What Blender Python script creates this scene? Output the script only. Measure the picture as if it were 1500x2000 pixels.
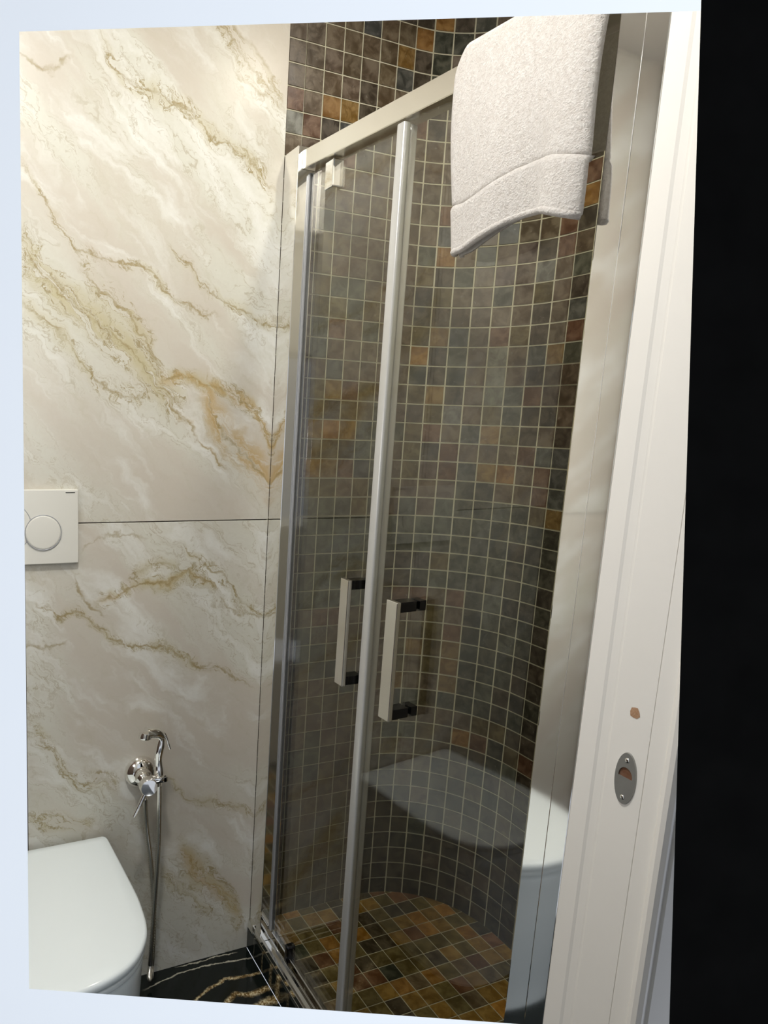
import bpy, bmesh, math, random
from mathutils import Vector, Matrix
random.seed(11)
sc = bpy.context.scene
for o in list(bpy.data.objects): bpy.data.objects.remove(o)
COL = sc.collection

# ------------------------------------------------------------------ camera
CAM = Vector((-0.73173, -1.51253, 1.31604))
RIGHT = Vector((0.92361, -0.38160, 0.03650)).normalized()
FWD = Vector((0.38216, 0.90908, -0.16593)).normalized()
DOWN = FWD.cross(RIGHT).normalized()
FPX, CX, CY = 1359.05, 449.9, 1059.4
cd = bpy.data.cameras.new('camera')
cam = bpy.data.objects.new('camera', cd); COL.objects.link(cam)
m = Matrix.Identity(4)
for i in range(3):
    m[i][0] = RIGHT[i]; m[i][1] = -DOWN[i]; m[i][2] = -FWD[i]; m[i][3] = CAM[i]
cam.matrix_world = m
cd.sensor_fit = 'AUTO'; cd.sensor_width = 36.0
cd.lens = FPX / 2000 * 36
cd.shift_x = (750 - CX) / 2000
cd.shift_y = (CY - 1000) / 2000
cd.clip_start = 0.02
sc.camera = cam

# ------------------------------------------------------------------ world, lamps, exposure
sc.view_settings.view_transform = 'Standard'
sc.view_settings.look = 'None'
sc.view_settings.exposure = 0.0
sc.view_settings.gamma = 1.0
sc.view_settings.use_curve_mapping = False
w = bpy.data.worlds.new('world'); sc.world = w; w.use_nodes = True
w.node_tree.nodes['Background'].inputs[0].default_value = (0.75, 0.8, 0.9, 1)
w.node_tree.nodes['Background'].inputs[1].default_value = 0.75
def area(name, loc, target, size, power, col=(1, 1, 1), spread=180):
    l = bpy.data.lights.new(name, 'AREA'); l.shape = 'DISK'; l.size = size; l.energy = power
    l.color = col; l.spread = math.radians(spread)
    o = bpy.data.objects.new(name, l); COL.objects.link(o); o.location = loc
    o.rotation_euler = (Vector(target) - Vector(loc)).to_track_quat('-Z', 'Y').to_euler()
    return o
area('ceiling_lamp', (-0.62, -0.80, 2.31), (-0.50, -0.55, 0), 0.16, 14.0, (1.0, 0.98, 0.945))
area('shower_lamp', (0.13, -0.52, 2.31), (0.10, -0.50, 0), 0.07, 4.6, (1.0, 0.94, 0.83))
area('left_fill', (-1.12, -0.60, 1.25), (0.0, -0.60, 0.75), 0.45, 2.6, (1.0, 0.97, 0.93))  # added fill from the left to lift jamb and lower parts, no real fitting
area('margin_fill', (0.25, -3.0, 1.45), (-0.5, -1.1, 1.25), 0.7, 30.0, (0.95, 0.985, 1.0))  # added fill behind the camera to light the white margin boards

# ------------------------------------------------------------------ mesh helpers
def mesh_obj(name, bm, mat=None, parent=None, smooth=False, kind=None, label=None):
    me = bpy.data.meshes.new(name)
    bmesh.ops.recalc_face_normals(bm, faces=bm.faces[:])
    bm.to_mesh(me); bm.free()
    if smooth:
        for p in me.polygons: p.use_smooth = True
    o = bpy.data.objects.new(name, me); COL.objects.link(o)
    if mat: me.materials.append(mat)
    if parent: o.parent = parent
    if kind: o['kind'] = kind
    if label: o['label'] = label
    return o
def root(name, label, cat, loc=(0, 0, 0), group=None):
    o = bpy.data.objects.new(name, None); COL.objects.link(o); o.location = loc
    o.empty_display_size = 0.02
    o['label'] = label; o['category'] = cat
    if group: o['group'] = group
    return o
def tag(o, label, cat, group=None):
    o['label'] = label; o['category'] = cat
    if group: o['group'] = group
    return o
def box(bm, x0, x1, y0, y1, z0, z1, bev=0.0, seg=2):
    r = bmesh.ops.create_cube(bm, size=1)
    vs = r['verts']
    for v in vs:
        v.co = Vector(((x0 + x1) / 2 + v.co.x * (x1 - x0), (y0 + y1) / 2 + v.co.y * (y1 - y0), (z0 + z1) / 2 + v.co.z * (z1 - z0)))
    if bev > 0:
        es = list({e for v in vs for e in v.link_edges})
        bmesh.ops.bevel(bm, geom=es, offset=bev, segments=seg, affect='EDGES', profile=0.5)
def boxo(name, dims, mat, parent=None, bev=0.0, **k):
    bm = bmesh.new(); box(bm, *dims, bev=bev); return mesh_obj(name, bm, mat, parent, **k)
def ring_frame(d):
    d = d.normalized(); a = Vector((0, 0, 1)) if abs(d.z) < 0.9 else Vector((1, 0, 0))
    u = d.cross(a).normalized(); return u, d.cross(u).normalized()
def tube(bm, pts, rad, n=14, caps=True):
    pts = [Vector(p) for p in pts]
    rs = rad if isinstance(rad, (list, tuple)) else [rad] * len(pts)
    rings = []; u = None
    for i, p in enumerate(pts):
        d = (pts[min(i + 1, len(pts) - 1)] - pts[max(i - 1, 0)]).normalized()
        if u is None: u, v = ring_frame(d)
        else:
            u = (u - d * u.dot(d)).normalized(); v = d.cross(u)
        rings.append([bm.verts.new(p + (u * math.cos(2 * math.pi * k / n) + v * math.sin(2 * math.pi * k / n)) * rs[i]) for k in range(n)])
    for a, b in zip(rings, rings[1:]):
        for k in range(n):
            bm.faces.new((a[k], a[(k + 1) % n], b[(k + 1) % n], b[k]))
    if caps:
        bm.faces.new(rings[0]); bm.faces.new(rings[-1])
def bez(pts, n=10):
    P = [Vector(p) for p in pts]; out = []
    for i in range(len(P) - 1):
        p0 = P[max(i - 1, 0)]; p1 = P[i]; p2 = P[i + 1]; p3 = P[min(i + 2, len(P) - 1)]
        for k in range(n):
            t = k / n
            out.append(0.5 * ((2 * p1) + (p2 - p0) * t + (2 * p0 - 5 * p1 + 4 * p2 - p3) * t * t + (3 * p1 - p0 - 3 * p2 + p3) * t ** 3))
    out.append(P[-1]); return out
def loft(bm, loops, cap0=True, cap1=True):
    R = [[bm.verts.new(p) for p in L] for L in loops]
    n = len(R[0])
    for a, b in zip(R, R[1:]):
        for k in range(n): bm.faces.new((a[k], a[(k + 1) % n], b[(k + 1) % n], b[k]))
    if cap0: bm.faces.new(R[0])
    if cap1: bm.faces.new(R[-1])
def shade(o, ang=35):
    for p in o.data.polygons: p.use_smooth = True
    try: o.data.set_sharp_from_angle(angle=math.radians(ang))
    except Exception: pass
    return o

# ------------------------------------------------------------------ material helpers
class NT:
    def __init__(s, name):
        s.m = bpy.data.materials.new(name); s.m.use_nodes = True; s.t = s.m.node_tree
        s.b = s.t.nodes['Principled BSDF']; s.out = s.t.nodes['Material Output']
    def n(s, typ, **k):
        x = s.t.nodes.new(typ)
        for a, v in k.items(): setattr(x, a, v)
        return x
    def l(s, a, b): s.t.links.new(a, b)
    def val(s, sock, v):
        if hasattr(v, 'is_output'): s.l(v, sock)
        else: sock.default_value = v
    def math(s, op, a, b=None, clamp=False):
        x = s.n('ShaderNodeMath', operation=op); x.use_clamp = clamp
        s.val(x.inputs[0], a)
        if b is not None: s.val(x.inputs[1], b)
        return x.outputs[0]
    def mix(s, f, a, b, blend='MIX'):
        x = s.n('ShaderNodeMix', data_type='RGBA', blend_type=blend)
        s.val(x.inputs[0], f); s.val(x.inputs[6], a); s.val(x.inputs[7], b); return x.outputs[2]
    def noise(s, vec, scale, detail=3, rough=0.5, dist=0.0):
        x = s.n('ShaderNodeTexNoise'); x.inputs['Scale'].default_value = scale
        x.inputs['Detail'].default_value = detail; x.inputs['Roughness'].default_value = rough
        x.inputs['Distortion'].default_value = dist
        if vec is not None: s.l(vec, x.inputs['Vector'])
        return x
    def ramp(s, v, a, b, lo=0.0, hi=1.0):
        x = s.n('ShaderNodeMapRange', interpolation_type='SMOOTHSTEP')
        s.val(x.inputs[0], v); x.inputs[1].default_value = a; x.inputs[2].default_value = b
        x.inputs[3].default_value = lo; x.inputs[4].default_value = hi
        return x.outputs[0]
    def bump(s, h, strength, dist=0.001):
        x = s.n('ShaderNodeBump'); x.inputs['Strength'].default_value = strength; x.inputs['Distance'].default_value = dist
        s.l(h, x.inputs['Height']); s.l(x.outputs[0], s.b.inputs['Normal'])
def plain(name, col, rough=0.5, metal=0.0, var=0.03, scale=30, bump=0.0, coat=0.0, spec=0.5):
    t = NT(name); co = t.n('ShaderNodeTexCoord').outputs['Object']
    nz = t.noise(co, scale, 4)
    c = t.mix(nz.outputs[0], tuple(max(0, v - var) for v in col) + (1,), tuple(min(1, v + var) for v in col) + (1,))
    t.l(c, t.b.inputs['Base Color'])
    t.b.inputs['Roughness'].default_value = rough; t.b.inputs['Metallic'].default_value = metal
    t.b.inputs['Coat Weight'].default_value = coat; t.b.inputs['Specular IOR Level'].default_value = spec
    if bump: t.bump(nz.outputs[0], bump, 0.0006)
    return t.m

def slate(name, use_attr):
    t = NT(name)
    co = t.n('ShaderNodeTexCoord').outputs['Object'] if use_attr else t.n('ShaderNodeNewGeometry').outputs['Position']
    if use_attr:
        base = t.n('ShaderNodeAttribute', attribute_name='Col').outputs['Color']
    else:
        base = t.n('ShaderNodeObjectInfo').outputs['Color']
    n1 = t.noise(co, 38, 5, 0.6, 0.6); n2 = t.noise(co, 140, 3, 0.6)
    dark = t.mix(1.0, base, (0.55, 0.50, 0.45, 1), 'MULTIPLY')
    lite = t.mix(0.16, base, (0.30, 0.26, 0.20, 1))
    c = t.mix(t.ramp(n1.outputs[0], 0.35, 0.68), dark, lite)
    c = t.mix(t.ramp(n2.outputs[0], 0.62, 0.80), c, t.mix(0.5, c, (0.26, 0.25, 0.22, 1)))
    t.l(c, t.b.inputs['Base Color'])
    t.l(t.ramp(n1.outputs[0], 0.3, 0.7, 0.28, 0.48), t.b.inputs['Roughness'])
    t.bump(n1.outputs[0], 0.35, 0.0012)
    return t.m

def curve_node(t, x, pts):
    c = t.n('ShaderNodeFloatCurve'); c.inputs[0].default_value = 1.0
    t.l(x, c.inputs[1])
    cu = c.mapping.curves[0]
    pts = sorted(pts); q = [pts[0]]
    for p in pts[1:]:
        if p[0] - q[-1][0] > 0.004: q.append(p)
    cu.points[0].location = q[0]; cu.points[1].location = q[-1]
    for p in q[1:-1]: cu.points.new(*p)
    for p in cu.points: p.handle_type = 'VECTOR'
    c.mapping.use_clip = False
    c.mapping.update()
    return c.outputs[0]

def vein_field(t, u, v, veins, sc_, off, xs=0.7, x0=-0.6):
    """each vein is a height curve v = f(u) with a tapering width, so it lies on the stone itself"""
    acc = None
    for pts, wd, st in veins:
        P = [((a - x0) / xs, (b - off) / sc_) for a, b in pts]
        f = curve_node(t, u, P)
        a, b = P[0][0], P[-1][0]
        if a > b: a, b = b, a
        L = b - a
        env = t.math('MULTIPLY', t.ramp(u, a - 0.02, a + 0.12 * L), t.ramp(u, b - 0.12 * L, b + 0.02, 1, 0))
        slope = abs(P[-1][1] - P[0][1]) * sc_ / max(1e-4, L * xs)
        k = 1 / math.sqrt(1 + slope * slope)
        d = t.math('ABSOLUTE', t.math('SUBTRACT', v, f))
        g = t.ramp(d, 0.0, wd / sc_ / k, st, 0.0)
        g = t.math('MULTIPLY', g, env)
        acc = g if acc is None else t.math('MAXIMUM', acc, g)
    return acc

def marble(name, thin, wide, gold, seed):
    t = NT(name)
    co = t.n('ShaderNodeNewGeometry').outputs['Position']
    w1 = t.noise(co, 9, 4, 0.6); w2 = t.noise(co, 26, 5, 0.62)
    def vm(op, a, b):
        x = t.n('ShaderNodeVectorMath', operation=op); t.val(x.inputs[0], a); t.val(x.inputs[1], b); return x.outputs[0]
    off1 = vm('MULTIPLY', vm('SUBTRACT', w1.outputs['Color'], (0.5, 0.5, 0.5)), (0.06, 0, 0.06))
    off2 = vm('MULTIPLY', vm('SUBTRACT', w2.outputs['Color'], (0.5, 0.5, 0.5)), (0.042, 0, 0.042))
    P = vm('ADD', vm('ADD', co, off1), off2)
    s = t.n('ShaderNodeSeparateXYZ'); t.l(P, s.inputs[0])
    u = t.math('DIVIDE', t.math('ADD', s.outputs[0], 0.6), 0.7)
    v = t.math('DIVIDE', s.outputs[2], 2.4)
    # ground colours, all flowing down to the right
    along = t.math('MULTIPLY', t.math('SUBTRACT', s.outputs[0], s.outputs[2]), 0.28)
    across = t.math('MULTIPLY', t.math('ADD', s.outputs[0], s.outputs[2]), 1.0)
    cb = t.n('ShaderNodeCombineXYZ'); t.l(along, cb.inputs[0]); cb.inputs[1].default_value = seed; t.l(across, cb.inputs[2])
    mp = cb
    a = t.noise(mp.outputs[0], 4.5, 4, 0.55, 0.5); b = t.noise(mp.outputs[0], 9.0, 4, 0.6, 0.8); c3 = t.noise(mp.outputs[0], 22, 6, 0.7, 1.0)
    fine = t.noise(co, 120, 3, 0.7)
    base = t.mix(t.ramp(a.outputs[0], 0.38, 0.64), (0.535, 0.495, 0.425, 1), (0.585, 0.578, 0.505, 1))
    base = t.mix(t.ramp(b.outputs[0], 0.45, 0.70, 0, 0.9), base, (0.69, 0.69, 0.645, 1))
    base = t.mix(t.ramp(c3.outputs[0], 0.5, 0.72, 0, 0.30), base, (0.44, 0.41, 0.30, 1))
    base = t.mix(t.ramp(fine.outputs[0], 0.35, 0.7, 0, 0.10), base, (0.45, 0.42, 0.36, 1))
    b2 = t.noise(mp.outputs[0], 13, 5, 0.62, 1.2)
    def ridge(n_, wd, st): return t.ramp(t.math('ABSOLUTE', t.math('SUBTRACT', n_.outputs[0], 0.5)), 0.0, wd, st, 0)
    hair = t.math('MULTIPLY', t.math('MAXIMUM', ridge(b, 0.012, 0.6), ridge(b2, 0.012, 0.5)), t.ramp(a.outputs[0], 0.44, 0.6))
    base = t.mix(hair, base, (0.36, 0.31, 0.21, 1))
    if wide:
        f = vein_field(t, u, v, wide, 2.4, 0)
        g = t.math('MULTIPLY', f, t.ramp(b2.outputs[0], 0.47, 0.56, 0.12, 1.0))
        base = t.mix(g, base, (0.43, 0.375, 0.205, 1))
        net = t.math('MULTIPLY', t.math('MAXIMUM', ridge(b2, 0.022, 0.85), ridge(c3, 0.02, 0.6)), t.ramp(f, 0.03, 0.25))
        base = t.mix(net, base, (0.29, 0.23, 0.105, 1))
    if gold:
        f = vein_field(t, u, v, gold, 2.4, 0)
        f = t.math('MULTIPLY', f, t.ramp(c3.outputs[0], 0.40, 0.56, 0.15, 1.0))
        base = t.mix(f, base, (0.42, 0.27, 0.075, 1))
    if thin:
        f = vein_field(t, u, v, thin, 2.4, 0)
        f = t.math('MULTIPLY', f, t.ramp(w2.outputs[0], 0.35, 0.6, 0.25, 0.95))
        base = t.mix(f, base, (0.29, 0.225, 0.10, 1))
    t.l(base, t.b.inputs['Base Color'])
    t.b.inputs['Roughness'].default_value = 0.32
    t.b.inputs['Specular IOR Level'].default_value = 0.25
    return t.m

V = dict(
V1=[(-0.575,2.01),(-0.533,1.988),(-0.504,1.983),(-0.48,2.004)],
V2=[(-0.425,2.084),(-0.394,2.026),(-0.377,2.007),(-0.336,1.987),(-0.271,1.976),(-0.22,1.971),(-0.184,1.933),(-0.142,1.915),(-0.068,1.881),(-0.009,1.837)],
V3a=[(-0.14,2.149),(-0.091,2.116),(-0.04,2.067),(0.001,2.008)],
V3b=[(-0.169,2.148),(-0.102,2.084),(-0.006,2.022)],
V3c=[(-0.118,2.061),(-0.063,2.032),(0.001,2.003)],
V4=[(-0.575,1.83),(-0.55,1.783),(-0.516,1.726),(-0.491,1.691),(-0.465,1.663),(-0.423,1.655),(-0.375,1.646),(-0.308,1.633),(-0.262,1.601),(-0.22,1.574),(-0.184,1.558),(-0.141,1.551)],
V5=[(-0.575,1.547),(-0.512,1.5),(-0.46,1.453),(-0.417,1.408),(-0.361,1.374),(-0.304,1.366)],
V6=[(-0.575,1.66),(-0.502,1.571),(-0.428,1.528),(-0.34,1.461),(-0.281,1.389),(-0.22,1.358)],
V7=[(-0.281,1.411),(-0.234,1.419),(-0.173,1.406),(-0.11,1.398),(-0.057,1.366),(-0.014,1.296),(0.032,1.199)],
V8=[(-0.269,1.367),(-0.207,1.313),(-0.156,1.257),(-0.116,1.216)],
V9=[(-0.264,1.69),(-0.205,1.645),(-0.155,1.596),(-0.053,1.562),(0.014,1.539)],
V10=[(-0.45,1.627),(-0.407,1.581),(-0.352,1.545),(-0.294,1.465),(-0.257,1.379)],
V11=[(-0.185,1.394),(-0.132,1.316),(-0.065,1.247),(0.02,1.168)],
L1=[(-0.455,1.03),(-0.415,1.061),(-0.346,1.064),(-0.298,1.055)],
L2=[(-0.415,0.915),(-0.386,0.919),(-0.356,0.941),(-0.297,0.956),(-0.247,0.941),(-0.204,0.969),(-0.158,0.948),(-0.131,0.928)],
L3=[(-0.466,0.97),(-0.443,0.923),(-0.403,0.882)],
L3b=[(-0.212,1.037),(-0.179,0.999),(-0.119,0.959),(-0.063,0.892),(-0.021,0.87),(0.002,0.831)],
L3c=[(-0.13,0.903),(-0.09,0.881),(-0.005,0.84)],
L4=[(-0.57,0.919),(-0.527,0.905),(-0.505,0.878),(-0.46,0.894),(-0.414,0.849),(-0.367,0.821),(-0.318,0.804),(-0.244,0.795),(-0.191,0.761),(-0.138,0.73),(-0.055,0.701),(-0.011,0.662)],
L5=[(-0.571,0.83),(-0.528,0.809),(-0.489,0.817)],
L6=[(-0.562,0.648),(-0.518,0.568),(-0.46,0.496),(-0.357,0.465)],
L6b=[(-0.25,0.486),(-0.181,0.393),(-0.112,0.373),(0.005,0.315)],
L7=[(-0.204,0.25),(-0.161,0.191),(-0.103,0.133),(-0.026,0.024)],
L8=[(-0.257,0.196),(-0.202,0.15),(-0.144,0.084),(-0.093,0.038)],
L9=[(-0.565,0.413),(-0.507,0.402),(-0.424,0.365)],
L10=[(-0.345,0.976),(-0.285,0.997),(-0.223,0.982)])
T = lambda k, wd, st: (V[k], wd, st)
M_marble_up = marble('upper_marble',
    [T('V1', .008, .8), T('V2', .005, .85), T('V3a', .007, .7), T('V3b', .005, .6), T('V3c', .007, .7), T('V4', .0045, .9), T('V5', .005, .8),
     T('V6', .004, .7), T('V7', .004, .7), T('V8', .005, .8), T('V9', .004, .8), T('V10', .004, .7), T('V11', .005, .7)],
    [T('V6', .055, .75), T('V10', .032, .6), T('V7', .030, .6), T('V2', .03, .45), T('V3b', .035, .5), T('V4', .018, .4), T('V5', .03, .4), T('V9', .02, .35)],
    [T('V11', .055, .8), T('V7', .022, .7), T('V8', .010, .5)], 1.3)
M_marble_lo = marble('lower_marble',
    [T('L1', .005, .6), T('L2', .006, .9), T('L3', .006, .8), T('L3b', .005, .8), T('L3c', .006, .7), T('L4', .005, .9), T('L5', .006, .7),
     T('L6', .006, .5), T('L6b', .005, .5), T('L8', .006, .5), T('L10', .006, .6)],
    [T('L2', .030, .6), T('L3b', .022, .5), T('L6', .030, .35), T('L9', .035, .6), T('L10', .022, .4), T('L7', .055, .6), T('L4', .018, .4), T('L6b', .02, .3), T('L8', .03, .4)],
    [T('L7', .035, .45), T('L2', .012, .4)], 4.1)

M_chrome = plain('polished_chrome', (0.88, 0.87, 0.84), 0.06, 1.0, 0.01)
M_satin = plain('satin_aluminium', (0.80, 0.78, 0.72), 0.24, 1.0, 0.02, 60)
M_ceramic = plain('white_ceramic', (0.84, 0.91, 0.925), 0.12, 0, 0.01, 6, coat=0.3)
M_plastic = plain('white_plastic', (0.66, 0.65, 0.59), 0.38, 0, 0.01, 8)
M_paint = plain('white_gloss_paint', (0.84, 0.815, 0.76), 0.55, 0, 0.012, 20, 0.05, spec=0.25)
M_page = plain('page_white', (0.80, 0.83, 0.86), 0.85, 0, 0.01, 14)  # white of the page margin boards
M_bezel = plain('bezel_black', (0.003, 0.003, 0.003), 0.9, 0, 0.001, spec=0.0)  # black of the screen bezel board
M_grout = plain('cream_grout', (0.44, 0.42, 0.31), 0.85, 0, 0.05, 120)
M_slabgap = plain('brown_joint', (0.13, 0.09, 0.07), 0.9)
M_seal = plain('grey_seal', (0.40, 0.41, 0.43), 0.35, 0.3, 0.02)
M_edge = plain('pale_edge_profile', (0.58, 0.58, 0.56), 0.28, 0.35, 0.02)
M_dark = plain('dark_chrome', (0.05, 0.05, 0.055), 0.10, 1.0, 0.01)
M_steel = plain('brushed_steel', (0.36, 0.36, 0.34), 0.42, 0.7, 0.03, 60)
M_wood = plain('raw_wood', (0.16, 0.075, 0.03), 0.9, 0, 0.05, 200)
M_chip = plain('chipped_wood', (0.42, 0.25, 0.14), 0.9, 0, 0.15, 700)
M_ceil = plain('ceiling_paint', (0.80, 0.78, 0.74), 0.9)
M_slate = slate('slate_tile', False)
M_slate_stuff = slate('slate_tile_far', True)

def glassmat(name, ior, tint):
    t = NT(name); t.t.nodes.remove(t.b)
    fr = t.n('ShaderNodeFresnel'); g_ = t.n('ShaderNodeNewGeometry')
    t.l(t.ramp(g_.outputs['Backfacing'], 0, 1, ior, 1 / ior), fr.inputs[0])   # same pane reflectance from both faces
    co = t.n('ShaderNodeTexCoord').outputs['Object']; nz = t.noise(co, 3)
    tr = t.n('ShaderNodeBsdfTransparent')
    t.l(t.mix(nz.outputs[0], tint + (1,), tuple(v * 0.98 for v in tint) + (1,)), tr.inputs[0])
    gl = t.n('ShaderNodeBsdfGlossy'); gl.inputs['Roughness'].default_value = 0.0; gl.inputs[0].default_value = (1, 1, 1, 1)
    mx = t.n('ShaderNodeMixShader'); t.l(fr.outputs[0], mx.inputs[0]); t.l(tr.outputs[0], mx.inputs[1]); t.l(gl.outputs[0], mx.inputs[2])
    t.l(mx.outputs[0], t.out.inputs[0]); return t.m
M_glass = glassmat('clear_glass', 1.47, (0.94, 0.94, 0.90))

def terry():
    t = NT('white_terry'); co = t.n('ShaderNodeTexCoord').outputs['Object']
    a = t.noise(co, 380, 3, 0.7); b = t.noise(co, 150, 3, 0.6)
    h = t.math('ADD', a.outputs[0], t.math('MULTIPLY', b.outputs[0], 0.8))
    c = t.mix(t.ramp(h, 0.6, 1.2), (0.66, 0.61, 0.56, 1), (0.86, 0.83, 0.79, 1))
    t.l(c, t.b.inputs['Base Color']); t.b.inputs['Roughness'].default_value = 0.95
    t.b.inputs['Sheen Weight'].default_value = 0.4
    t.bump(h, 0.8, 0.003)
    tl = t.n('ShaderNodeBsdfTranslucent'); tl.inputs[0].default_value = (0.85, 0.82, 0.76, 1)
    mx = t.n('ShaderNodeMixShader'); mx.inputs[0].default_value = 0.25
    t.l(t.b.outputs[0], mx.inputs[1]); t.l(tl.outputs[0], mx.inputs[2]); t.l(mx.outputs[0], t.out.inputs[0])
    return t.m
M_terry = terry()
def floor_black():
    t = NT('black_veined_marble'); co = t.n('ShaderNodeNewGeometry').outputs['Position']
    wz = t.noise(co, 30, 4, 0.7)
    def vm(op, a, b):
        x = t.n('ShaderNodeVectorMath', operation=op); t.val(x.inputs[0], a); t.val(x.inputs[1], b); return x.outputs[0]
    P = vm('ADD', co, vm('MULTIPLY', vm('SUBTRACT', wz.outputs['Color'], (.5, .5, .5)), (0.02, 0.02, 0)))
    s = t.n('ShaderNodeSeparateXYZ'); t.l(P, s.inputs[0])
    u = t.math('DIVIDE', t.math('ADD', s.outputs[0], 0.6), 0.7); v = t.math('ADD', s.outputs[1], 0.6)
    F = [([(-0.2, -0.004), (-0.161, -0.006), (-0.104, -0.006), (-0.046, -0.008)], .003, .9),
         ([(-0.300, -0.045), (-0.2, -0.026), (-0.13, -0.024), (-0.005, -0.045)], .0035, 1.0)]
    G = [([(-0.210, -0.130), (-0.162, -0.103), (-0.1, -0.085), (-0.003, -0.097)], .007, 1.0),
         ([(-0.150, -0.165), (-0.091, -0.135), (-0.061, -0.152), (-0.004, -0.147)], .012, 1.0),
         ([(-0.11, -0.202), (-0.046, -0.184), (0.003, -0.186)], .016, 1.0),
         ([(-0.33, -0.20), (-0.2, -0.26), (-0.003, -0.24)], .012, 1.0)]
    def f(L):
        return vein_field(t, u, v, L, 1.0, -0.6)
    n2 = t.noise(co, 160, 3, 0.8)
    base = t.mix(f(F), (0.006, 0.009, 0.008, 1), (0.55, 0.52, 0.42, 1))
    g = t.math('MULTIPLY', f(G), t.ramp(n2.outputs[0], 0.35, 0.6, 0.35, 1.0))
    gc = t.mix(t.ramp(n2.outputs[0], 0.45, 0.6), (0.35, 0.20, 0.05, 1), (0.75, 0.66, 0.42, 1))
    base = t.mix(g, base, gc)
    t.l(base, t.b.inputs['Base Color']); t.b.inputs['Roughness'].default_value = 0.10
    return t.m
M_floor = floor_black()

# ------------------------------------------------------------------ room shell
ZF = -0.073          # bathroom floor; the shower tray floor is z = 0
ZC = 2.34
YF = -0.925          # inner face of the front wall
P_ = 0.048; C0 = -0.0058
R_ = 0.27; XS = 0.332; XW = XS + R_
ARC = R_ * math.pi / 2
def wallpos(s, off=0.0):
    """point on the shower wall at perimeter distance s (off = out of the wall, into the shower) and its inward normal"""
    if s < XS: return Vector((s, -off, 0)), Vector((0, -1, 0))
    a = (s - XS) / R_
    if a < math.pi / 2:
        r = R_ - off
        return Vector((XS + r * math.sin(a), -R_ + r * math.cos(a), 0)), Vector((-math.sin(a), -math.cos(a), 0))
    return Vector((XW - off, -R_ - (s - XS - ARC), 0)), Vector((-1, 0, 0))
SEND = XS + ARC + (-YF - R_)
REC = 0.0018
# back wall: straight run behind marble and first tile columns
wall_back = boxo('wall_back', (-1.15, 0.0, 0.008, 0.10, ZF - 0.05, ZC), M_slabgap, kind='structure')
gb = bmesh.new(); box(gb, 0.0, XS, REC, 0.10, -0.02, ZC)
mesh_obj('mortar_bed', gb, M_grout, wall_back)
# right wall: curved corner and straight side
bm = bmesh.new()
ss = [XS + ARC * i / 36 for i in range(37)] + [SEND]
inner = []; outer = []
for s in ss:
    p, n = wallpos(s, -REC); q, _ = wallpos(s, -0.05)
    inner.append(p); outer.append(q)
loop = inner + outer[::-1]
lo = [bm.verts.new((p.x, p.y, -0.02)) for p in loop]; hi = [bm.verts.new((p.x, p.y, ZC)) for p in loop]
k = len(loop); h = len(inner)
for i in range(k): bm.faces.new((lo[i], lo[(i + 1) % k], hi[(i + 1) % k], hi[i]))
for i in range(h - 1):
    for L in (lo, hi): bm.faces.new((L[i], L[i + 1], L[k - 2 - i], L[k - 1 - i]))
wall_right = mesh_obj('wall_right', bm, M_grout, kind='structure')

# marble slabs
def slab(x0, x1, z0, z1, mat, lab=None):
    return boxo('marble_slab', (x0, x1, 0.0, 0.0078, z0, z1), mat, wall_back, bev=0.0006, label=lab)
XJ = -0.5715; ZJ = 1.0935
slab(XJ + .0015, 0.001, ZJ + .0012, ZC, M_marble_up)
slab(XJ + .0015, 0.001, ZF, ZJ - .0012, M_marble_lo)
slab(-1.15, XJ - .0015, ZJ + .0012, ZC, M_marble_up)
slab(-1.15, XJ - .0015, ZF, ZJ - .0012, M_marble_lo)

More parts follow.
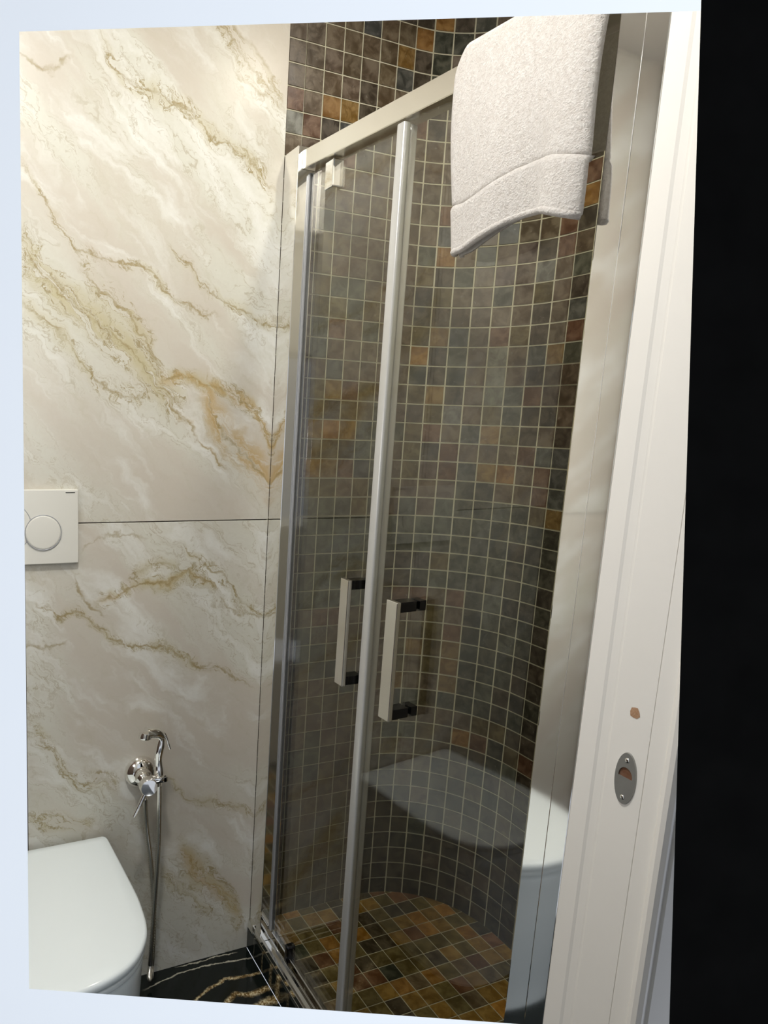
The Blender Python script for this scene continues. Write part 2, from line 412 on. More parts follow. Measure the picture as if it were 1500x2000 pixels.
# slate mosaic --------------------------------------------------------------
PAL = dict(b=(0.090, 0.063, 0.035), d=(0.036, 0.026, 0.014), o=(0.084, 0.062, 0.013), g=(0.170, 0.098, 0.012), y=(0.22, 0.105, 0.010),
           G=(0.026, 0.032, 0.020), s=(0.058, 0.066, 0.046), l=(0.160, 0.170, 0.140), r=(0.105, 0.044, 0.017), p=(0.076, 0.052, 0.042),
           u=(0.052, 0.060, 0.056), k=(0.020, 0.018, 0.010))
ROWS = {
-4: 'bbbbbdbdddGbuubdbbbdbb', -3: 'bbbbbbddydGbuubdbbbdbb', -2: 'bbbbubbyGGbllbbdbbbdbb', -1: 'bbbbbbgdGbbrbbdbbbbdbb',
0: 'bbbbbbudsbbbdbbbbdbbbb', 1: 'bbbbdbbrddbbbbbbdbbrbb', 2: 'rbygdddrdbbbbbbbbbprrd', 3: 'lrduddbbbbbbbbbbuubrdd', 4: 'bbdrdbbbbbbbbbbbdbrbrd',
5: 'bbbbbbbbbbbbbbbbrbpbrd', 6: 'bbbbbbbbbrbbbbbbyuGbrr', 7: 'bbsbbbbbbubbubbrdGGrbr', 8: 'bbobbbbbsybsbpdrbuurbr', 9: 'bbobbbbbodsbpblbsbrrbr',
10: 'bbossbbbdobbsbobdorrrr', 11: 'bboosobbdbbbbbdbuurrrr', 12: 'bbsrbsbbogubrodbrrurrr', 13: 'bbsbbbbbydsblbugsudrrr', 14: 'bbbubbbbGdGblbdbbrurrr',
15: 'bbogrobbogdblsrpbbprrr', 16: 'bbodoosbdolbosddbGprrr', 17: 'bbgygsssorbugodbdbdrrr', 18: 'bboodssbodrbbbruupdrrr', 19: 'bbggrusboprugybruudrrr',
20: 'bboobosbbbpsGbbruurrrr', 21: 'bbsssosbsbssGsGogGrrrr', 22: 'bbsssssssssssGGGGGrrrr', 23: 'bbssssssGsssGGdkGurrrr', 24: 'bbdssssdddossskGGurrrr',
25: 'bbsssdbddGssGskGkGrrrr', 26: 'bbsssssdrrbrGskkGGrrrr', 27: 'bbbrrbbbbbobGsGGkkrrrr', 28: 'bbsbbobbooorGGsGkkrrrr', 29: 'bbssooobogogGGGkdkrrrr',
30: 'bbosGobbobogGGsdkkrrrr', 31: 'bbobosbbgbbgGsdkGkrrrr', 32: 'bbbooobbssosGGkGkkrrrr', 33: 'bbobboobbbbbbooddGrrrr', 34: 'bbbsbbobssobyrGorgrrrr',
35: 'bbssbbbbobobddGsddrrrr', 36: 'bbbubdbddbbdbGdbddrrrr', 37: 'bbbbbbbddbdddbGddkrrrr', 38: 'bbbbbobdddbdkddbddrrrr', 39: 'bbbbboobddkdbddbddrrrr',
40: 'bbbboobdddGddbddbdrrrr', 41: 'bboobobddkkddbdbddrrrr', 42: 'bboodobddddbddbddbrrrr', 43: 'bboobbbddddddbdddbrrrr', 44: 'bboobbbdddddddbddbrrrr'}
def tilecolor(k, r):
    row = ROWS.get(r, 'bdbbgbbpbrbbdbbubbrbbb')
    ch = row[k] if k < len(row) else random.choice('rrbdbrdp')
    c = PAL[ch]; f = random.uniform(0.85, 1.18)
    return (c[0] * f, c[1] * f * random.uniform(.96, 1.04), c[2] * f * random.uniform(.9, 1.1), 1)
def tile_mesh(w_, h_, d, i):
    bm = bmesh.new()
    box(bm, -w_ / 2, w_ / 2, 0, d, -h_ / 2, h_ / 2)
    top = [v for v in bm.verts if v.co.y < 1e-6]
    f = [f for f in bm.faces if all(v in top for v in f.verts)]
    r = bmesh.ops.inset_region(bm, faces=f, thickness=0.0011, depth=0)
    for v in top: v.co.y += 0.0006
    rr = random.Random(i)
    for v in bm.verts:
        if v not in top and v.co.y < 1e-6:
            v.co.x += rr.uniform(-.0002, .0002); v.co.z += rr.uniform(-.0002, .0002); v.co.y += rr.uniform(0, .0003)
    me = bpy.data.meshes.new('tile'); bmesh.ops.recalc_face_normals(bm, faces=bm.faces[:]); bm.to_mesh(me); bm.free()
    me.materials.append(M_slate); return me
G_ = 0.0034
TM = [tile_mesh(P_ - G_, P_ - G_, 0.004, i) for i in range(5)]
FIRST = tile_mesh(P_ + C0 - G_ * .6, P_ - G_, 0.004, 9)
def px(p):
    q = p - CAM; z = q.dot(FWD)
    return (CX + FPX * q.dot(RIGHT) / z, CY + FPX * q.dot(DOWN) / z, z) if z > 0.05 else (-9e9, 0, 1)
cells = {0: [], 1: []}
kmax = int((SEND - C0) / P_)
for k in range(0, kmax + 1):
    for r in range(-4, 45):
        s0 = C0 + k * P_; sm = s0 + P_ / 2
        zt = (44.9 - r) * P_; zm = zt - P_ / 2
        if k == 0: sm = (P_ + C0) / 2 + G_ * .2
        if zm < 0 and r < 44: continue
        if sm + P_ / 2 > SEND + .01: continue
        if zm + P_ / 2 > ZC: continue
        which = 0 if sm < XS else 1
        p, n = wallpos(sm); p.z = zm
        a, b, z = px(p)
        vis = -40 < a < 1420 and 0 < b < 1950
        cells[which].append((0 if vis else 1, z, k, r, p, n))
for which, par in ((0, wall_back), (1, wall_right)):
    L = sorted(cells[which], key=lambda c: (c[0], c[1]))
    rest = []
    for i, (v_, z, k, r, p, n) in enumerate(L):
        col = tilecolor(k, r)
        me = FIRST if k == 0 else TM[(k * 7 + r * 3) % 5]
        rot = math.atan2(n.y, n.x) + math.pi / 2
        mat = Matrix.Translation(p) @ Matrix.Rotation(rot, 4, 'Z')
        if i < 300:
            o = bpy.data.objects.new('tile', me); COL.objects.link(o); o.parent = par
            o.matrix_world = mat; o.color = col
        else: rest.append((me, mat, col))
    if rest:
        vs = []; fs = []; cs = []
        for me, mat, col in rest:
            b0 = len(vs); vs += [tuple(mat @ v.co) for v in me.vertices]
            for pl in me.polygons: fs.append([b0 + q for q in pl.vertices]); cs += [col] * len(pl.vertices)
        me = bpy.data.meshes.new('mosaic_tiles'); me.from_pydata(vs, [], fs)
        ca = me.color_attributes.new('Col', 'FLOAT_COLOR', 'CORNER')
        for i, c in enumerate(cs): ca.data[i].color = c
        me.materials.append(M_slate_stuff)
        o = bpy.data.objects.new('mosaic_tiles', me); COL.objects.link(o); o.parent = par; o['kind'] = 'stuff'

# shower floor ----------------------------------------------------------------
X0T = 0.050
region = [Vector((X0T, YF)), Vector((X0T, 0.0))] + [Vector((XS + R_ * math.sin(a), -R_ + R_ * math.cos(a))) for a in [math.pi / 2 * i / 30 for i in range(31)]] + [Vector((XW, YF))]
def prism(bm, poly, z0, z1):
    a = [bm.verts.new((p.x, p.y, z0)) for p in poly]; b = [bm.verts.new((p.x, p.y, z1)) for p in poly]
    n = len(poly)
    for i in range(n): bm.faces.new((a[i], a[(i + 1) % n], b[(i + 1) % n], b[i]))
    bm.faces.new(a); bm.faces.new(b)
bm = bmesh.new(); prism(bm, region, -0.07, -0.0018)
sfloor = mesh_obj('shower_floor', bm, M_grout, kind='structure')
def clip(poly, reg):
    out = poly; n = len(reg)
    for i in range(n):
        a, b = reg[i], reg[(i + 1) % n]; e = b - a
        if e.length < 1e-6: continue
        inp = out; out = []
        side = lambda p: -(e.x * (p.y - a.y) - e.y * (p.x - a.x))    # region runs clockwise
        for j in range(len(inp)):
            p, q = inp[j], inp[(j + 1) % len(inp)]
            sp, sq = side(p), side(q)
            if sp >= 0: out.append(p)
            if (sp >= 0) != (sq >= 0): out.append(p + (q - p) * (sp / (sp - sq)))
        if not out: return out
    return out
def shoelace(p): return abs(sum(p[i].x * p[(i + 1) % len(p)].y - p[(i + 1) % len(p)].x * p[i].y for i in range(len(p)))) / 2
PF = 0.04606; FX, FY = 0.3292, -0.0718
cx_, cy_ = 0.33, -0.45
reg2 = [Vector((cx_ + (p.x - cx_) * 0.992, cy_ + (p.y - cy_) * 0.994)) for p in region]
ftile = None
FC = 'goyrobdgorgodgyogrdoggboGd'
for i in range(-7, 8):
    for j in range(-2, 20):
        x0 = FX + i * PF + .0014; x1 = FX + (i + 1) * PF - .0014; y1 = FY + PF - j * PF - .0014; y0 = FY - j * PF + .0014
        full = [Vector((x0, y0)), Vector((x0, y1)), Vector((x1, y1)), Vector((x1, y0))]
        c = clip(full, reg2)
        if len(c) < 3: continue
        ar = shoelace(c)
        if ar < 2e-5: continue
        mx = Vector(((x0 + x1) / 2, (y0 + y1) / 2))
        if ar > 0.999 * (x1 - x0) * (y1 - y0):
            if ftile is None:
                bm = bmesh.new(); hw = (x1 - x0) / 2
                prism(bm, [Vector((-hw, -hw)), Vector((-hw, hw)), Vector((hw, hw)), Vector((hw, -hw))], -0.003, 0.0)
                ed = [e for e in bm.edges if all(v.co.z > -1e-6 for v in e.verts)]
                bmesh.ops.bevel(bm, geom=ed, offset=0.0008, segments=1, affect='EDGES')
                ftile = bpy.data.meshes.new('tile'); bmesh.ops.recalc_face_normals(bm, faces=bm.faces[:]); bm.to_mesh(ftile); bm.free(); ftile.materials.append(M_slate)
            me = ftile
        else:
            bm = bmesh.new(); prism(bm, [p - mx for p in c], -0.003, 0.0)
            me = bpy.data.meshes.new('tile'); bmesh.ops.recalc_face_normals(bm, faces=bm.faces[:]); bm.to_mesh(me); bm.free(); me.materials.append(M_slate)
        o = bpy.data.objects.new('tile', me); COL.objects.link(o); o.parent = sfloor; o.location = (mx.x, mx.y, 0)
        ch = random.choice(FC); cc = PAL[ch]; f = random.uniform(1.35, 2.1)
        o.color = (cc[0] * f, cc[1] * f, cc[2] * f * .75, 1)

# rest of the shell -------------------------------------------------------------
boxo('floor', (-1.15, -0.006, -2.2, 0.0, ZF - 0.06, ZF), M_floor, kind='structure')
boxo('ceiling', (-1.15, 0.66, -1.052, 0.10, ZC, ZC + 0.05), M_ceil, kind='structure')
boxo('wall_left', (-1.20, -1.15, -1.04, 0.10, ZF - 0.05, ZC), M_slabgap, kind='structure')
boxo('wall_front', (0.014, 0.66, -1.0453, YF, ZF, ZC), M_paint, kind='structure')
boxo('trim_2', (-0.70, 0.014, -1.04, -0.93, 2.0, ZC), M_paint, kind='structure')
# door jamb on the right: one profile with stop, groove and rounded outer corner
prof = [(0.014, -0.9262), (0.0, -0.9262), (0.0, -0.9500), (0.0016, -0.9535), (0.0022, -0.9630), (0.0034, -0.9665), (0.0034, -0.9678), (0.0, -0.9685), (0.0, -1.0157),
        (0.0009, -1.0160), (0.0009, -1.0167), (0.0, -1.0170), (0.0, -1.036), (-0.004, -1.040), (-0.0055, -1.045), (-0.004, -1.050), (0.001, -1.053),
        (0.006, -1.052), (0.008, -1.049), (0.013, -1.049), (0.015, -1.052), (0.17, -1.052), (0.17, -1.0455), (0.014, -1.0455)]
bm = bmesh.new(); prism(bm, [Vector(p) for p in prof], ZF, 2.05)
jamb = mesh_obj('trim_1', bm, M_paint, kind='structure', label='white painted door jamb with stop, groove and strike plate')
# strike plate on the jamb
st = root('strike_plate', 'small oval grey metal strike plate screwed to the white door jamb', 'strike plate', (0.0, -0.994, 0.925))
bm = bmesh.new(); N = 40
ow = []; iw = []
for i in range(N):
    a = 2 * math.pi * i / N
    ow.append((math.cos(a) * 0.0132, math.sin(a) * 0.0315))
    hx, hz = math.cos(a) * 0.0088, max(math.sin(a), -0.18) * 0.0105 + 0.003
    iw.append((hx, hz))
for x_ in (-0.0018,):
    A0 = [bm.verts.new((x_, y, z)) for y, z in ow]; B0 = [bm.verts.new((x_, y, z)) for y, z in iw]
    A1 = [bm.verts.new((0, y * 1.04, z * 1.02)) for y, z in ow]; B1 = [bm.verts.new((0, y, z)) for y, z in iw]
    for i in range(N):
        j = (i + 1) % N
        bm.faces.new((A0[i], A0[j], B0[j], B0[i])); bm.faces.new((A0[i], A0[j], A1[j], A1[i])); bm.faces.new((B0[i], B0[j], B1[j], B1[i]))
shade(mesh_obj('plate', bm, M_steel, st))
bm = bmesh.new()
bm.faces.new([bm.verts.new((-0.0003, y, z)) for y, z in iw]); mesh_obj('latch_hole', bm, M_wood, st, label='dark latch hole showing raw wood')
for dz in (-0.0235, 0.0225):
    bm = bmesh.new(); bmesh.ops.create_uvsphere(bm, u_segments=12, v_segments=6, radius=0.0032)
    for v in bm.verts: v.co = Vector((-0.0018 + v.co.x * 0.35, v.co.y, v.co.z + dz))
    mesh_obj('screw', bm, M_chrome, st, smooth=True)
bm = bmesh.new(); rr = random.Random(3)
c = bm.verts.new((-0.0006, 0, 0)); ringv = [bm.verts.new((-0.0002, math.cos(a) * rr.uniform(.0055, .0072), math.sin(a) * rr.uniform(.006, .0082))) for a in [2 * math.pi * i / 9 for i in range(9)]]
for i in range(9): bm.faces.new((c, ringv[i], ringv[(i + 1) % 9]))
chip = mesh_obj('paint_chip', bm, M_chip, None); chip.location = (-0.0001, -0.994, 1.0063)
chip.parent = jamb; chip['label'] = 'small patch of chipped paint baring wood above the strike plate'

# added camera-facing boards standing in for white page margins and a black screen bezel
def hp(r, d, dep): return CAM + FWD * dep + RIGHT * r + DOWN * d
D0, D1, SP = 0.45, 0.475, 0.028
hole = [(-0.1365, -0.3303), (0.3042, -0.3437), (0.2835, 0.3185), (-0.1301, 0.2886)]
def sheet(name, polyF, polyB, mat, **k):
    bm = bmesh.new()
    a = [bm.verts.new(hp(x, y, D0)) for x, y in polyF]; b = [bm.verts.new(hp(x, y, D1)) for x, y in polyB]; n = len(a)
    for i in range(n): bm.faces.new((a[i], a[(i + 1) % n], b[(i + 1) % n], b[i]))
    bm.faces.new(a); bm.faces.new(b); return mesh_obj(name, bm, mat, **k)
H = hole; W0, T0, B0_ = -0.60, -0.75, 0.85
sheet('page_margin_left', [(W0, T0), (H[0][0], T0), H[0], H[3], (H[3][0], B0_), (W0, B0_)],
      [(W0, T0), (H[0][0] - SP, T0), (H[0][0] - SP, H[0][1]), (H[3][0] - SP, H[3][1]), (H[3][0] - SP, B0_), (W0, B0_)], M_page, kind='structure', label='white page margin along the left')
sheet('page_margin_top', [(H[0][0], T0), (0.317, T0), H[1], H[0]],
      [(H[0][0], T0), (0.317, T0), (H[1][0], H[1][1] - SP), (H[0][0], H[0][1] - SP)], M_page, kind='structure', label='white page margin along the top')
sheet('page_margin_bottom', [H[3], H[2], (0.267, B0_), (H[3][0], B0_)],
      [(H[3][0], H[3][1] + SP), (H[2][0], H[2][1] + SP), (0.267, B0_), (H[3][0], B0_)], M_page, kind='structure', label='pale page margin along the bottom')
sheet('screen_bezel', [(0.317, T0), (0.80, T0), (0.80, B0_), (0.267, B0_)],
      [(0.317 + SP, T0), (0.80, T0), (0.80, B0_), (0.267 + SP, B0_)], M_bezel, kind='structure', label='black monitor bezel along the right')

# ------------------------------------------------------------------ shower enclosure
XG = 0.035
def railz(y): return 1.8735 + 0.0795 * (y + 0.011)       # underside of the head rail
en = root('shower_enclosure', 'chrome shower enclosure frame with head rail, posts and curb beside the marble wall', 'shower enclosure')
bm = bmesh.new()       # wall post, left
box(bm, 0.0015, 0.046, -0.066, -0.0005, -0.010, 1.915, bev=0.0015)
mesh_obj('wall_post', bm, M_chrome, en)
boxo('seal_strip', (0.028, 0.040, -0.072, -0.0665, 0.02, 1.86), M_seal, en)
boxo('wall_post', (0.004, 0.048, -0.894, -0.857, -0.010, 1.84), M_chrome, en, bev=0.002)
boxo('wall_channel', (0.0015, 0.048, -0.9245, -0.8942, -0.010, 1.845), M_chrome, en, bev=0.0012)
boxo('seal_strip', (0.028, 0.040, -0.8565, -0.851, 0.02, 1.80), M_seal, en)
bm = bmesh.new()       # head rail with slight fall
y0, y1 = -0.066, -0.857
loops = [[(0.012, y, railz(y)), (0.012, y, railz(y) + .037), (0.052, y, railz(y) + .037), (0.052, y, railz(y))] for y in (y0, y1)]
loft(bm, loops); bmesh.ops.bevel(bm, geom=bm.edges[:], offset=0.0012, segments=2, affect='EDGES')
mesh_obj('head_rail', bm, M_satin, en)
curb = boxo('curb', (-0.005, 0.0495, -0.924, -0.0005, ZF, -0.014), M_floor, en, bev=0.001, label='glossy black marble curb')
bm = bmesh.new()
box(bm, -0.001, 0.0495, -0.924, -0.0005, -0.014, -0.010)
box(bm, -0.0005, 0.007, -0.924, -0.03, -0.012, 0.006, bev=0.0012)
box(bm, 0.020, 0.024, -0.924, -0.05, -0.012, 0.010, bev=0.0008)
mesh_obj('threshold_track', bm, M_chrome, en)
boxo('corner_cap', (-0.004, 0.012, -0.030, -0.001, ZF + 0.002, 0.012), M_satin, en, bev=0.001)

def door(name, label, pivot, ang, ya, yb, hy, yclip, hand_off):
    """ya = free edge, yb = pivot edge, in local y from the pivot; local x = 0 is the pane"""
    d = root(name, label, 'glass door', (pivot[0], pivot[1], 0), 'saloon doors of the shower')
    d.rotation_euler = (0, 0, ang)
    s = 1 if ya > yb else -1
    zt = lambda y: railz(pivot[1] + y) - 0.006
    bm = bmesh.new()
    L = [[(x, y, 0.022), (x, y, zt(y))] for x in (-.003, .003) for y in (ya, yb)]
    v = [[bm.verts.new(p) for p in q] for q in L]
    for f in ((v[0][0], v[0][1], v[1][1], v[1][0]), (v[2][0], v[2][1], v[3][1], v[3][0]), (v[0][0], v[0][1], v[2][1], v[2][0]), (v[1][0], v[1][1], v[3][1], v[3][0]),
              (v[0][0], v[1][0], v[3][0], v[2][0]), (v[0][1], v[1][1], v[3][1], v[2][1])): bm.faces.new(f)
    mesh_obj('glass_pane', bm, M_glass, d)
    a, b = sorted((ya, ya + s * 0.020))
    bm = bmesh.new(); box(bm, -.0075, .0075, a, b, 0.022, zt(ya) - .001, bev=0.003, seg=3); shade(mesh_obj('edge_profile', bm, M_edge, d))
    a, b = sorted((yb, yb - s * 0.010))
    boxo('pivot_seal', (-.005, .005, a, b, 0.022, zt(yb)), M_seal, d, bev=0.001)
    a, b = sorted((ya, yb))
    boxo('bottom_seal', (-.006, .006, a + .005, b - .005, 0.010, 0.0225), M_chrome, d, bev=0.0012)
    z_ = zt(yclip)
    boxo('pivot_clip', (-.013, .013, yclip - .017, yclip + .017, z_ - .052, z_ + .003), M_chrome, d, bev=0.003)
    bm = bmesh.new(); box(bm, -.012, .012, yclip - .008, yclip + .008, 0.004, 0.052, bev=0.004); mesh_obj('pivot_foot', bm, M_dark, d)
    h0, h1 = hy
    hd = boxo('handle', (-.049 + hand_off, -.040 + hand_off, h0, h1, 0.816, 1.030), M_satin, d, bev=0.0012)
    for zz in (0.817, 1.011):
        boxo('standoff', (-.0402 + hand_off, -.0031, h0 + .002, h1 - .002, zz, zz + .018), M_dark, hd, bev=0.001)
        boxo('standoff', (.0031, .018, h0 + .002, h1 - .002, zz, zz + .018), M_dark, hd, bev=0.001)
    return d
door('shower_door', 'clear glass shower door nearest the marble wall, closed, with chrome bar handle', (XG, -0.155), 0.0,
     -0.258, 0.083, (-0.270 + .028, -0.242 + .028), 0.0 - .012, 0.0)
PHI = 0.080
door('shower_door', 'clear glass shower door nearest the white jamb, slightly ajar, with chrome bar handle', (XG, -0.700), PHI,
     0.258, -0.148, (0.136, 0.164), 0.012, 0.0)

# ------------------------------------------------------------------ towel over the rail
def towel():
    t = root('towel', 'white terry bath towel hung over the shower head rail by the jamb', 'towel', (0.03, -0.72, 1.86))
    O = Vector((0.03, -0.72, 1.86))
    def surf(u, v, inner=False):
        # u 0..1 from wall side to jamb side; v 0 at the fold, 1 at the hem
        yA, yB = -0.583, -0.846
        if inner: yA, yB = -0.60, -0.847
        y = yA + (yB - yA) * u
        top = railz(y) + 0.037 + 0.004
        if not inner:
            drop = 0.288 + (0.258 - 0.288) * (u ** 1.0) - 0.010 * math.sin(u * math.pi) * 1.0 + 0.012 * math.sin(u * math.pi * 2.2 + .6) * u
            if u < .12: drop -= 0.004 * (1 - u / .12)
            z = top - drop * v
            x = -0.006 - 0.010 * math.sin(v * 3.0) * (0.4 + 0.6 * math.sin(u * math.pi)) + 0.006 * math.sin(u * 9 + v * 1.5) * v - 0.004 * v
            x -= 0.020 * math.exp(-((u - .85) / .12) ** 2) * v
            e = min(u, 1 - u) / .06
            if e < 1: x += 0.010 * (1 - math.sqrt(max(0, 1 - (1 - e) ** 2)))
            y += (0.004 * math.sin(v * 5) - 0.022 * v * (1 - u) + 0.018 * v * u * 0 )
            if v < .12: y += 0.014 * (1 - u) * -(1 - v / .12) ** 2 * 1.2
            # dobby band groove
            zb = 0.765 if True else 0
            zb += 0.012 * math.sin(u * 5)
            k = math.exp(-((v - zb) / .007) ** 2)
            x += 0.0075 * k
            if v > zb: x -= 0.0035 * min(1, (v - zb) / .02)
            return Vector((x, y, z))
        z = top - (0.170) * v
        x = 0.062 + 0.006 * math.sin(u * 7 + v * 2)
        return Vector((x, y - .004 * v, z))
    bm = bmesh.new(); NU, NV = 70, 300
    def fold(u, v):          # v -1..1 : inner hem .. outer hem
        if v >= .12: return surf(u, (v - .12) / .88)
        if v <= -.12: return surf(u, (-v - .12) / .88, True)
        a = surf(u, 0); b = surf(u, 0, True); s = (v + .12) / .24
        th = math.pi * s; c = (a + b) / 2; hx = (a.x - b.x) / 2
        return Vector((c.x - math.cos(th) * hx, b.y + (a.y - b.y) * s, c.z + math.sin(th) * 0.007))
    g = [[bm.verts.new(fold(i / NU, -1 + 2 * j / NV) - O) for j in range(NV + 1)] for i in range(NU + 1)]
    for i in range(NU):
        for j in range(NV): bm.faces.new((g[i][j], g[i + 1][j], g[i + 1][j + 1], g[i][j + 1]))
    o = mesh_obj('cloth', bm, M_terry, t, smooth=True)
    md = o.modifiers.new('thick', 'SOLIDIFY'); md.thickness = 0.009; md.offset = 0
    # second folded layer just behind the front one
    bm = bmesh.new(); NU = 30; NV = 20
    def back(i, j):
        u = i / NU * .72; v = j / NV
        p = surf(u, v); p.x += 0.013 + .004 * math.sin(u * 4); p.z = p.z + 0.012 * u * v - .004 * v; return p
    g = [[bm.verts.new(back(i, j) - O) for j in range(NV + 1)] for i in range(NU + 1)]
    for i in range(NU):
        for j in range(NV): bm.faces.new((g[i][j], g[i + 1][j], g[i + 1][j + 1], g[i][j + 1]))
    o = mesh_obj('folded_layer', bm, M_terry, t, smooth=True)
    md = o.modifiers.new('thick', 'SOLIDIFY'); md.thickness = 0.006; md.offset = 0
    # hem cord along the front bottom edge
    bm = bmesh.new(); tube(bm, [surf(i / 40, 1.0) - O + Vector((-.001, 0, 0)) for i in range(41)], 0.0052, 8)
    mesh_obj('hem', bm, M_terry, t, smooth=True)
towel()

# ------------------------------------------------------------------ toilet
TX = -0.575
right = [(-0.400, -0.010), (-0.394, -0.016), (-0.391, -0.032), (-0.387, -0.09), (-0.3825, -0.157), (-0.378, -0.24), (-0.379, -0.29), (-0.383, -0.330), (-0.394, -0.367), (-0.42, -0.406), (-0.456, -0.432), (-0.496, -0.446), (-0.535, -0.453), (-0.575, -0.455)]
right = [(p.x, p.y) for p in bez([(x, y, 0) for x, y in right], 4)]
outl = right + [(2 * TX - x, y) for x, y in right[-2::-1]]
def inset(d, back=-0.010):
    c = Vector((TX, -0.23)); out = []
    for x, y in outl:
        v = Vector((x, y)) - c; L = v.length
        q = c + v * ((L - d) / L); out.append((q.x, min(q.y, back)))
    return out
def stack(bm, specs, **k): loft(bm, [[(x, y, z) for x, y in inset(d)] for d, z in specs], **k)
to = root('toilet', 'white ceramic toilet with closed lid against the marble wall', 'toilet', (0, 0, 0))
bm = bmesh.new(); stack(bm, [(0.010, .3270), (0.0012, .3285), (0.0, .331), (0.0, .339), (0.0015, .3425), (0.006, .345), (0.03, .3462), (0.08, .3467), (0.14, .347)])
shade(mesh_obj('lid', bm, M_ceramic, to), 50)
bm = bmesh.new(); stack(bm, [(0.014, .3085), (0.0045, .3105), (0.003, .313), (0.003, .3205), (0.0045, .3225), (0.014, .3232)])
shade(mesh_obj('seat', bm, M_ceramic, to), 50)
bm = bmesh.new(); stack(bm, [(0.020, .3055), (0.011, .3050), (0.0075, .301), (0.007, .290), (0.009, .27), (0.013, .20), (0.020, .10), (0.030, 0.0), (0.036, ZF)])
shade(mesh_obj('bowl', bm, M_ceramic, to), 50)

# ------------------------------------------------------------------ flush plate
fp = root('flush_plate', 'white square flush plate with two round buttons on the marble wall', 'flush plate', (0, 0, 0))
boxo('plate', (-0.704, -0.4585, -0.011, -0.0005, 1.0075, 1.168), M_plastic, fp, bev=0.0018)
def button(cx, cz, r, d):
    bm = bmesh.new()
    prof_ = [(r + .0012, -0.0112), (r + .0012, -0.0114 - d * .0), (r - .0002, -0.0114 - d), (r - .0016, -0.0122 - d), (r - .004, -0.0124 - d), (0.001, -0.0122 - d)]
    N = 48
    loft(bm, [[(cx + rr * math.cos(2 * math.pi * i / N), y, cz + rr * math.sin(2 * math.pi * i / N)) for i in range(N)] for rr, y in prof_])
    b = shade(mesh_obj('flush_button', bm, M_plastic, fp), 30)
    bm = bmesh.new(); N = 48
    pts = [Vector((cx + (r + .0012) * math.cos(2 * math.pi * i / N), -0.0112 - d, cz + (r + .0012) * math.sin(2 * math.pi * i / N))) for i in range(N + 1)]
    tube(bm, pts, 0.0009, 6, False); mesh_obj('groove', bm, M_seal, b, smooth=True)
button(-0.6105, 1.0895, 0.0525, 0.0)
button(-0.5330, 1.0765, 0.0365, 0.0016)
boxo('printed_mark', (-0.486, -0.466, -0.0114, -0.0109, 1.1605, 1.1622), M_dark, fp, label='tiny dark printed mark')

# ------------------------------------------------------------------ bidet sprayer
bs = root('bidet_sprayer', 'chrome bidet sprayer with valve and holder on the marble wall beside the toilet', 'sprayer', (0, 0, 0))
bm = bmesh.new(); FLX, FLZ = -0.309, 0.488
def lathe(bm, c, ax, prof_, n=32):
    u, v = ring_frame(ax); ax = ax.normalized()
    loft(bm, [[c + ax * h_ + (u * math.cos(2 * math.pi * i / n) + v * math.sin(2 * math.pi * i / n)) * r for i in range(n)] for r, h_ in prof_])
fc = Vector((FLX, 0.0, FLZ)); ax = Vector((0, -1, 0))
lathe(bm, fc, ax, [(0.039, 0.0005), (0.039, 0.004), (0.036, 0.012), (0.028, 0.020), (0.017, 0.025), (0.012, 0.026)])
shade(mesh_obj('flange', bm, M_chrome, bs), 50)
bm = bmesh.new(); vd = Vector((-0.004, -0.085, 0.006)).normalized()
lathe(bm, fc + Vector((0, -.012, 0)), vd, [(0.022, 0), (0.0205, .03), (0.0195, .056), (0.021, .058), (0.0205, .078), (0.0185, .082), (0.006, .083)])
shade(mesh_obj('valve_body', bm, M_chrome, bs), 50)
bm = bmesh.new(); tube(bm, [(-0.318, -0.082, 0.478), (-0.331, -0.083, 0.452), (-0.345, -0.083, 0.424)], [0.0055, 0.0048, 0.004], 10)
shade(mesh_obj('lever', bm, M_chrome, bs), 60)
bm = bmesh.new(); tube(bm, [(-0.309, -0.055, 0.497), (-0.290, -0.066, 0.500), (-0.283, -0.07, 0.5015)], [0.008, 0.007, 0.006], 12)
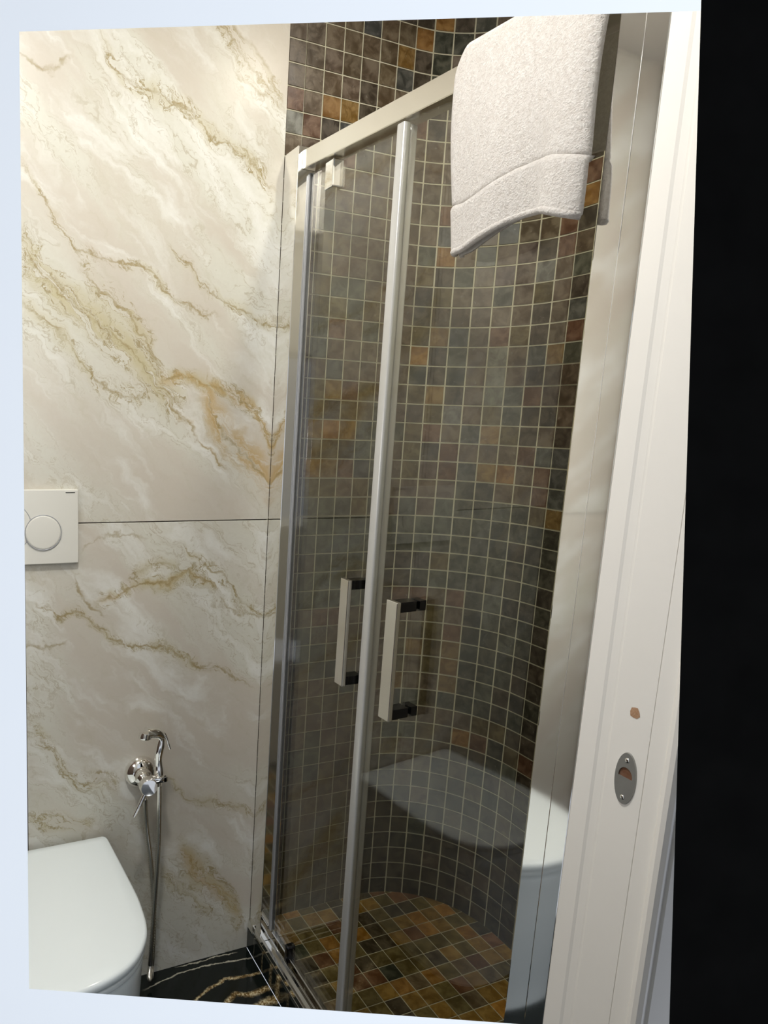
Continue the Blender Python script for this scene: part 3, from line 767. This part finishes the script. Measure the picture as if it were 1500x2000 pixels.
box(bm, -0.302, -0.265, -0.081, -0.073, 0.494, 0.508, bev=0.002); box(bm, -0.276, -0.266, -0.081, -0.058, 0.494, 0.508, bev=0.002)
shade(mesh_obj('holder', bm, M_chrome, bs), 40)
bm = bmesh.new()
tube(bm, bez([(-0.281, -0.064, 0.500), (-0.2825, -0.064, 0.525), (-0.2835, -0.064, 0.555), (-0.2790, -0.064, 0.585), (-0.2790, -0.066, 0.603), (-0.292, -0.070, 0.615), (-0.318, -0.074, 0.620)], 6),
     [0.0108 - 0.0004 * i / 6 + 0.0012 * math.sin(i * .5) for i in range(24)] + [0.0105, 0.0105, 0.011, 0.0115, 0.012, 0.0125, 0.013, 0.0132, 0.0135, 0.0138, 0.014, 0.014, 0.0135], 16)
sh = shade(mesh_obj('spray_handle', bm, M_chrome, bs), 50)
bm = bmesh.new(); tube(bm, [(-0.318, -0.074, 0.618), (-0.321, -0.076, 0.609), (-0.3215, -0.0765, 0.6065)], [0.0145, 0.0155, 0.0135], 16)
shade(mesh_obj('spray_head', bm, M_chrome, sh), 40)
bm = bmesh.new(); tube(bm, bez([(-0.281, -0.064, 0.614), (-0.270, -0.064, 0.606), (-0.262, -0.064, 0.585), (-0.256, -0.064, 0.567)], 5), [0.0035] * 10 + [0.003] * 6, 8)
shade(mesh_obj('trigger', bm, M_chrome, sh), 50)
# ribbed hose
hp_ = bez([(-0.281, -0.064, 0.497), (-0.279, -0.062, 0.43), (-0.277, -0.056, 0.32), (-0.281, -0.050, 0.18), (-0.287, -0.047, 0.02), (-0.2895, -0.045, -0.035),
           (-0.2870, -0.043, -0.048), (-0.2835, -0.040, -0.035), (-0.279, -0.036, 0.03), (-0.276, -0.030, 0.12), (-0.283, -0.025, 0.24), (-0.298, -0.024, 0.36), (-0.306, -0.036, 0.44), (-0.309, -0.052, 0.476)], 44)
bm = bmesh.new(); tube(bm, hp_, [0.0056 + (0.0010 if i % 2 else -0.0003) for i in range(len(hp_))], 8)
shade(mesh_obj('hose', bm, M_satin, bs), 80)
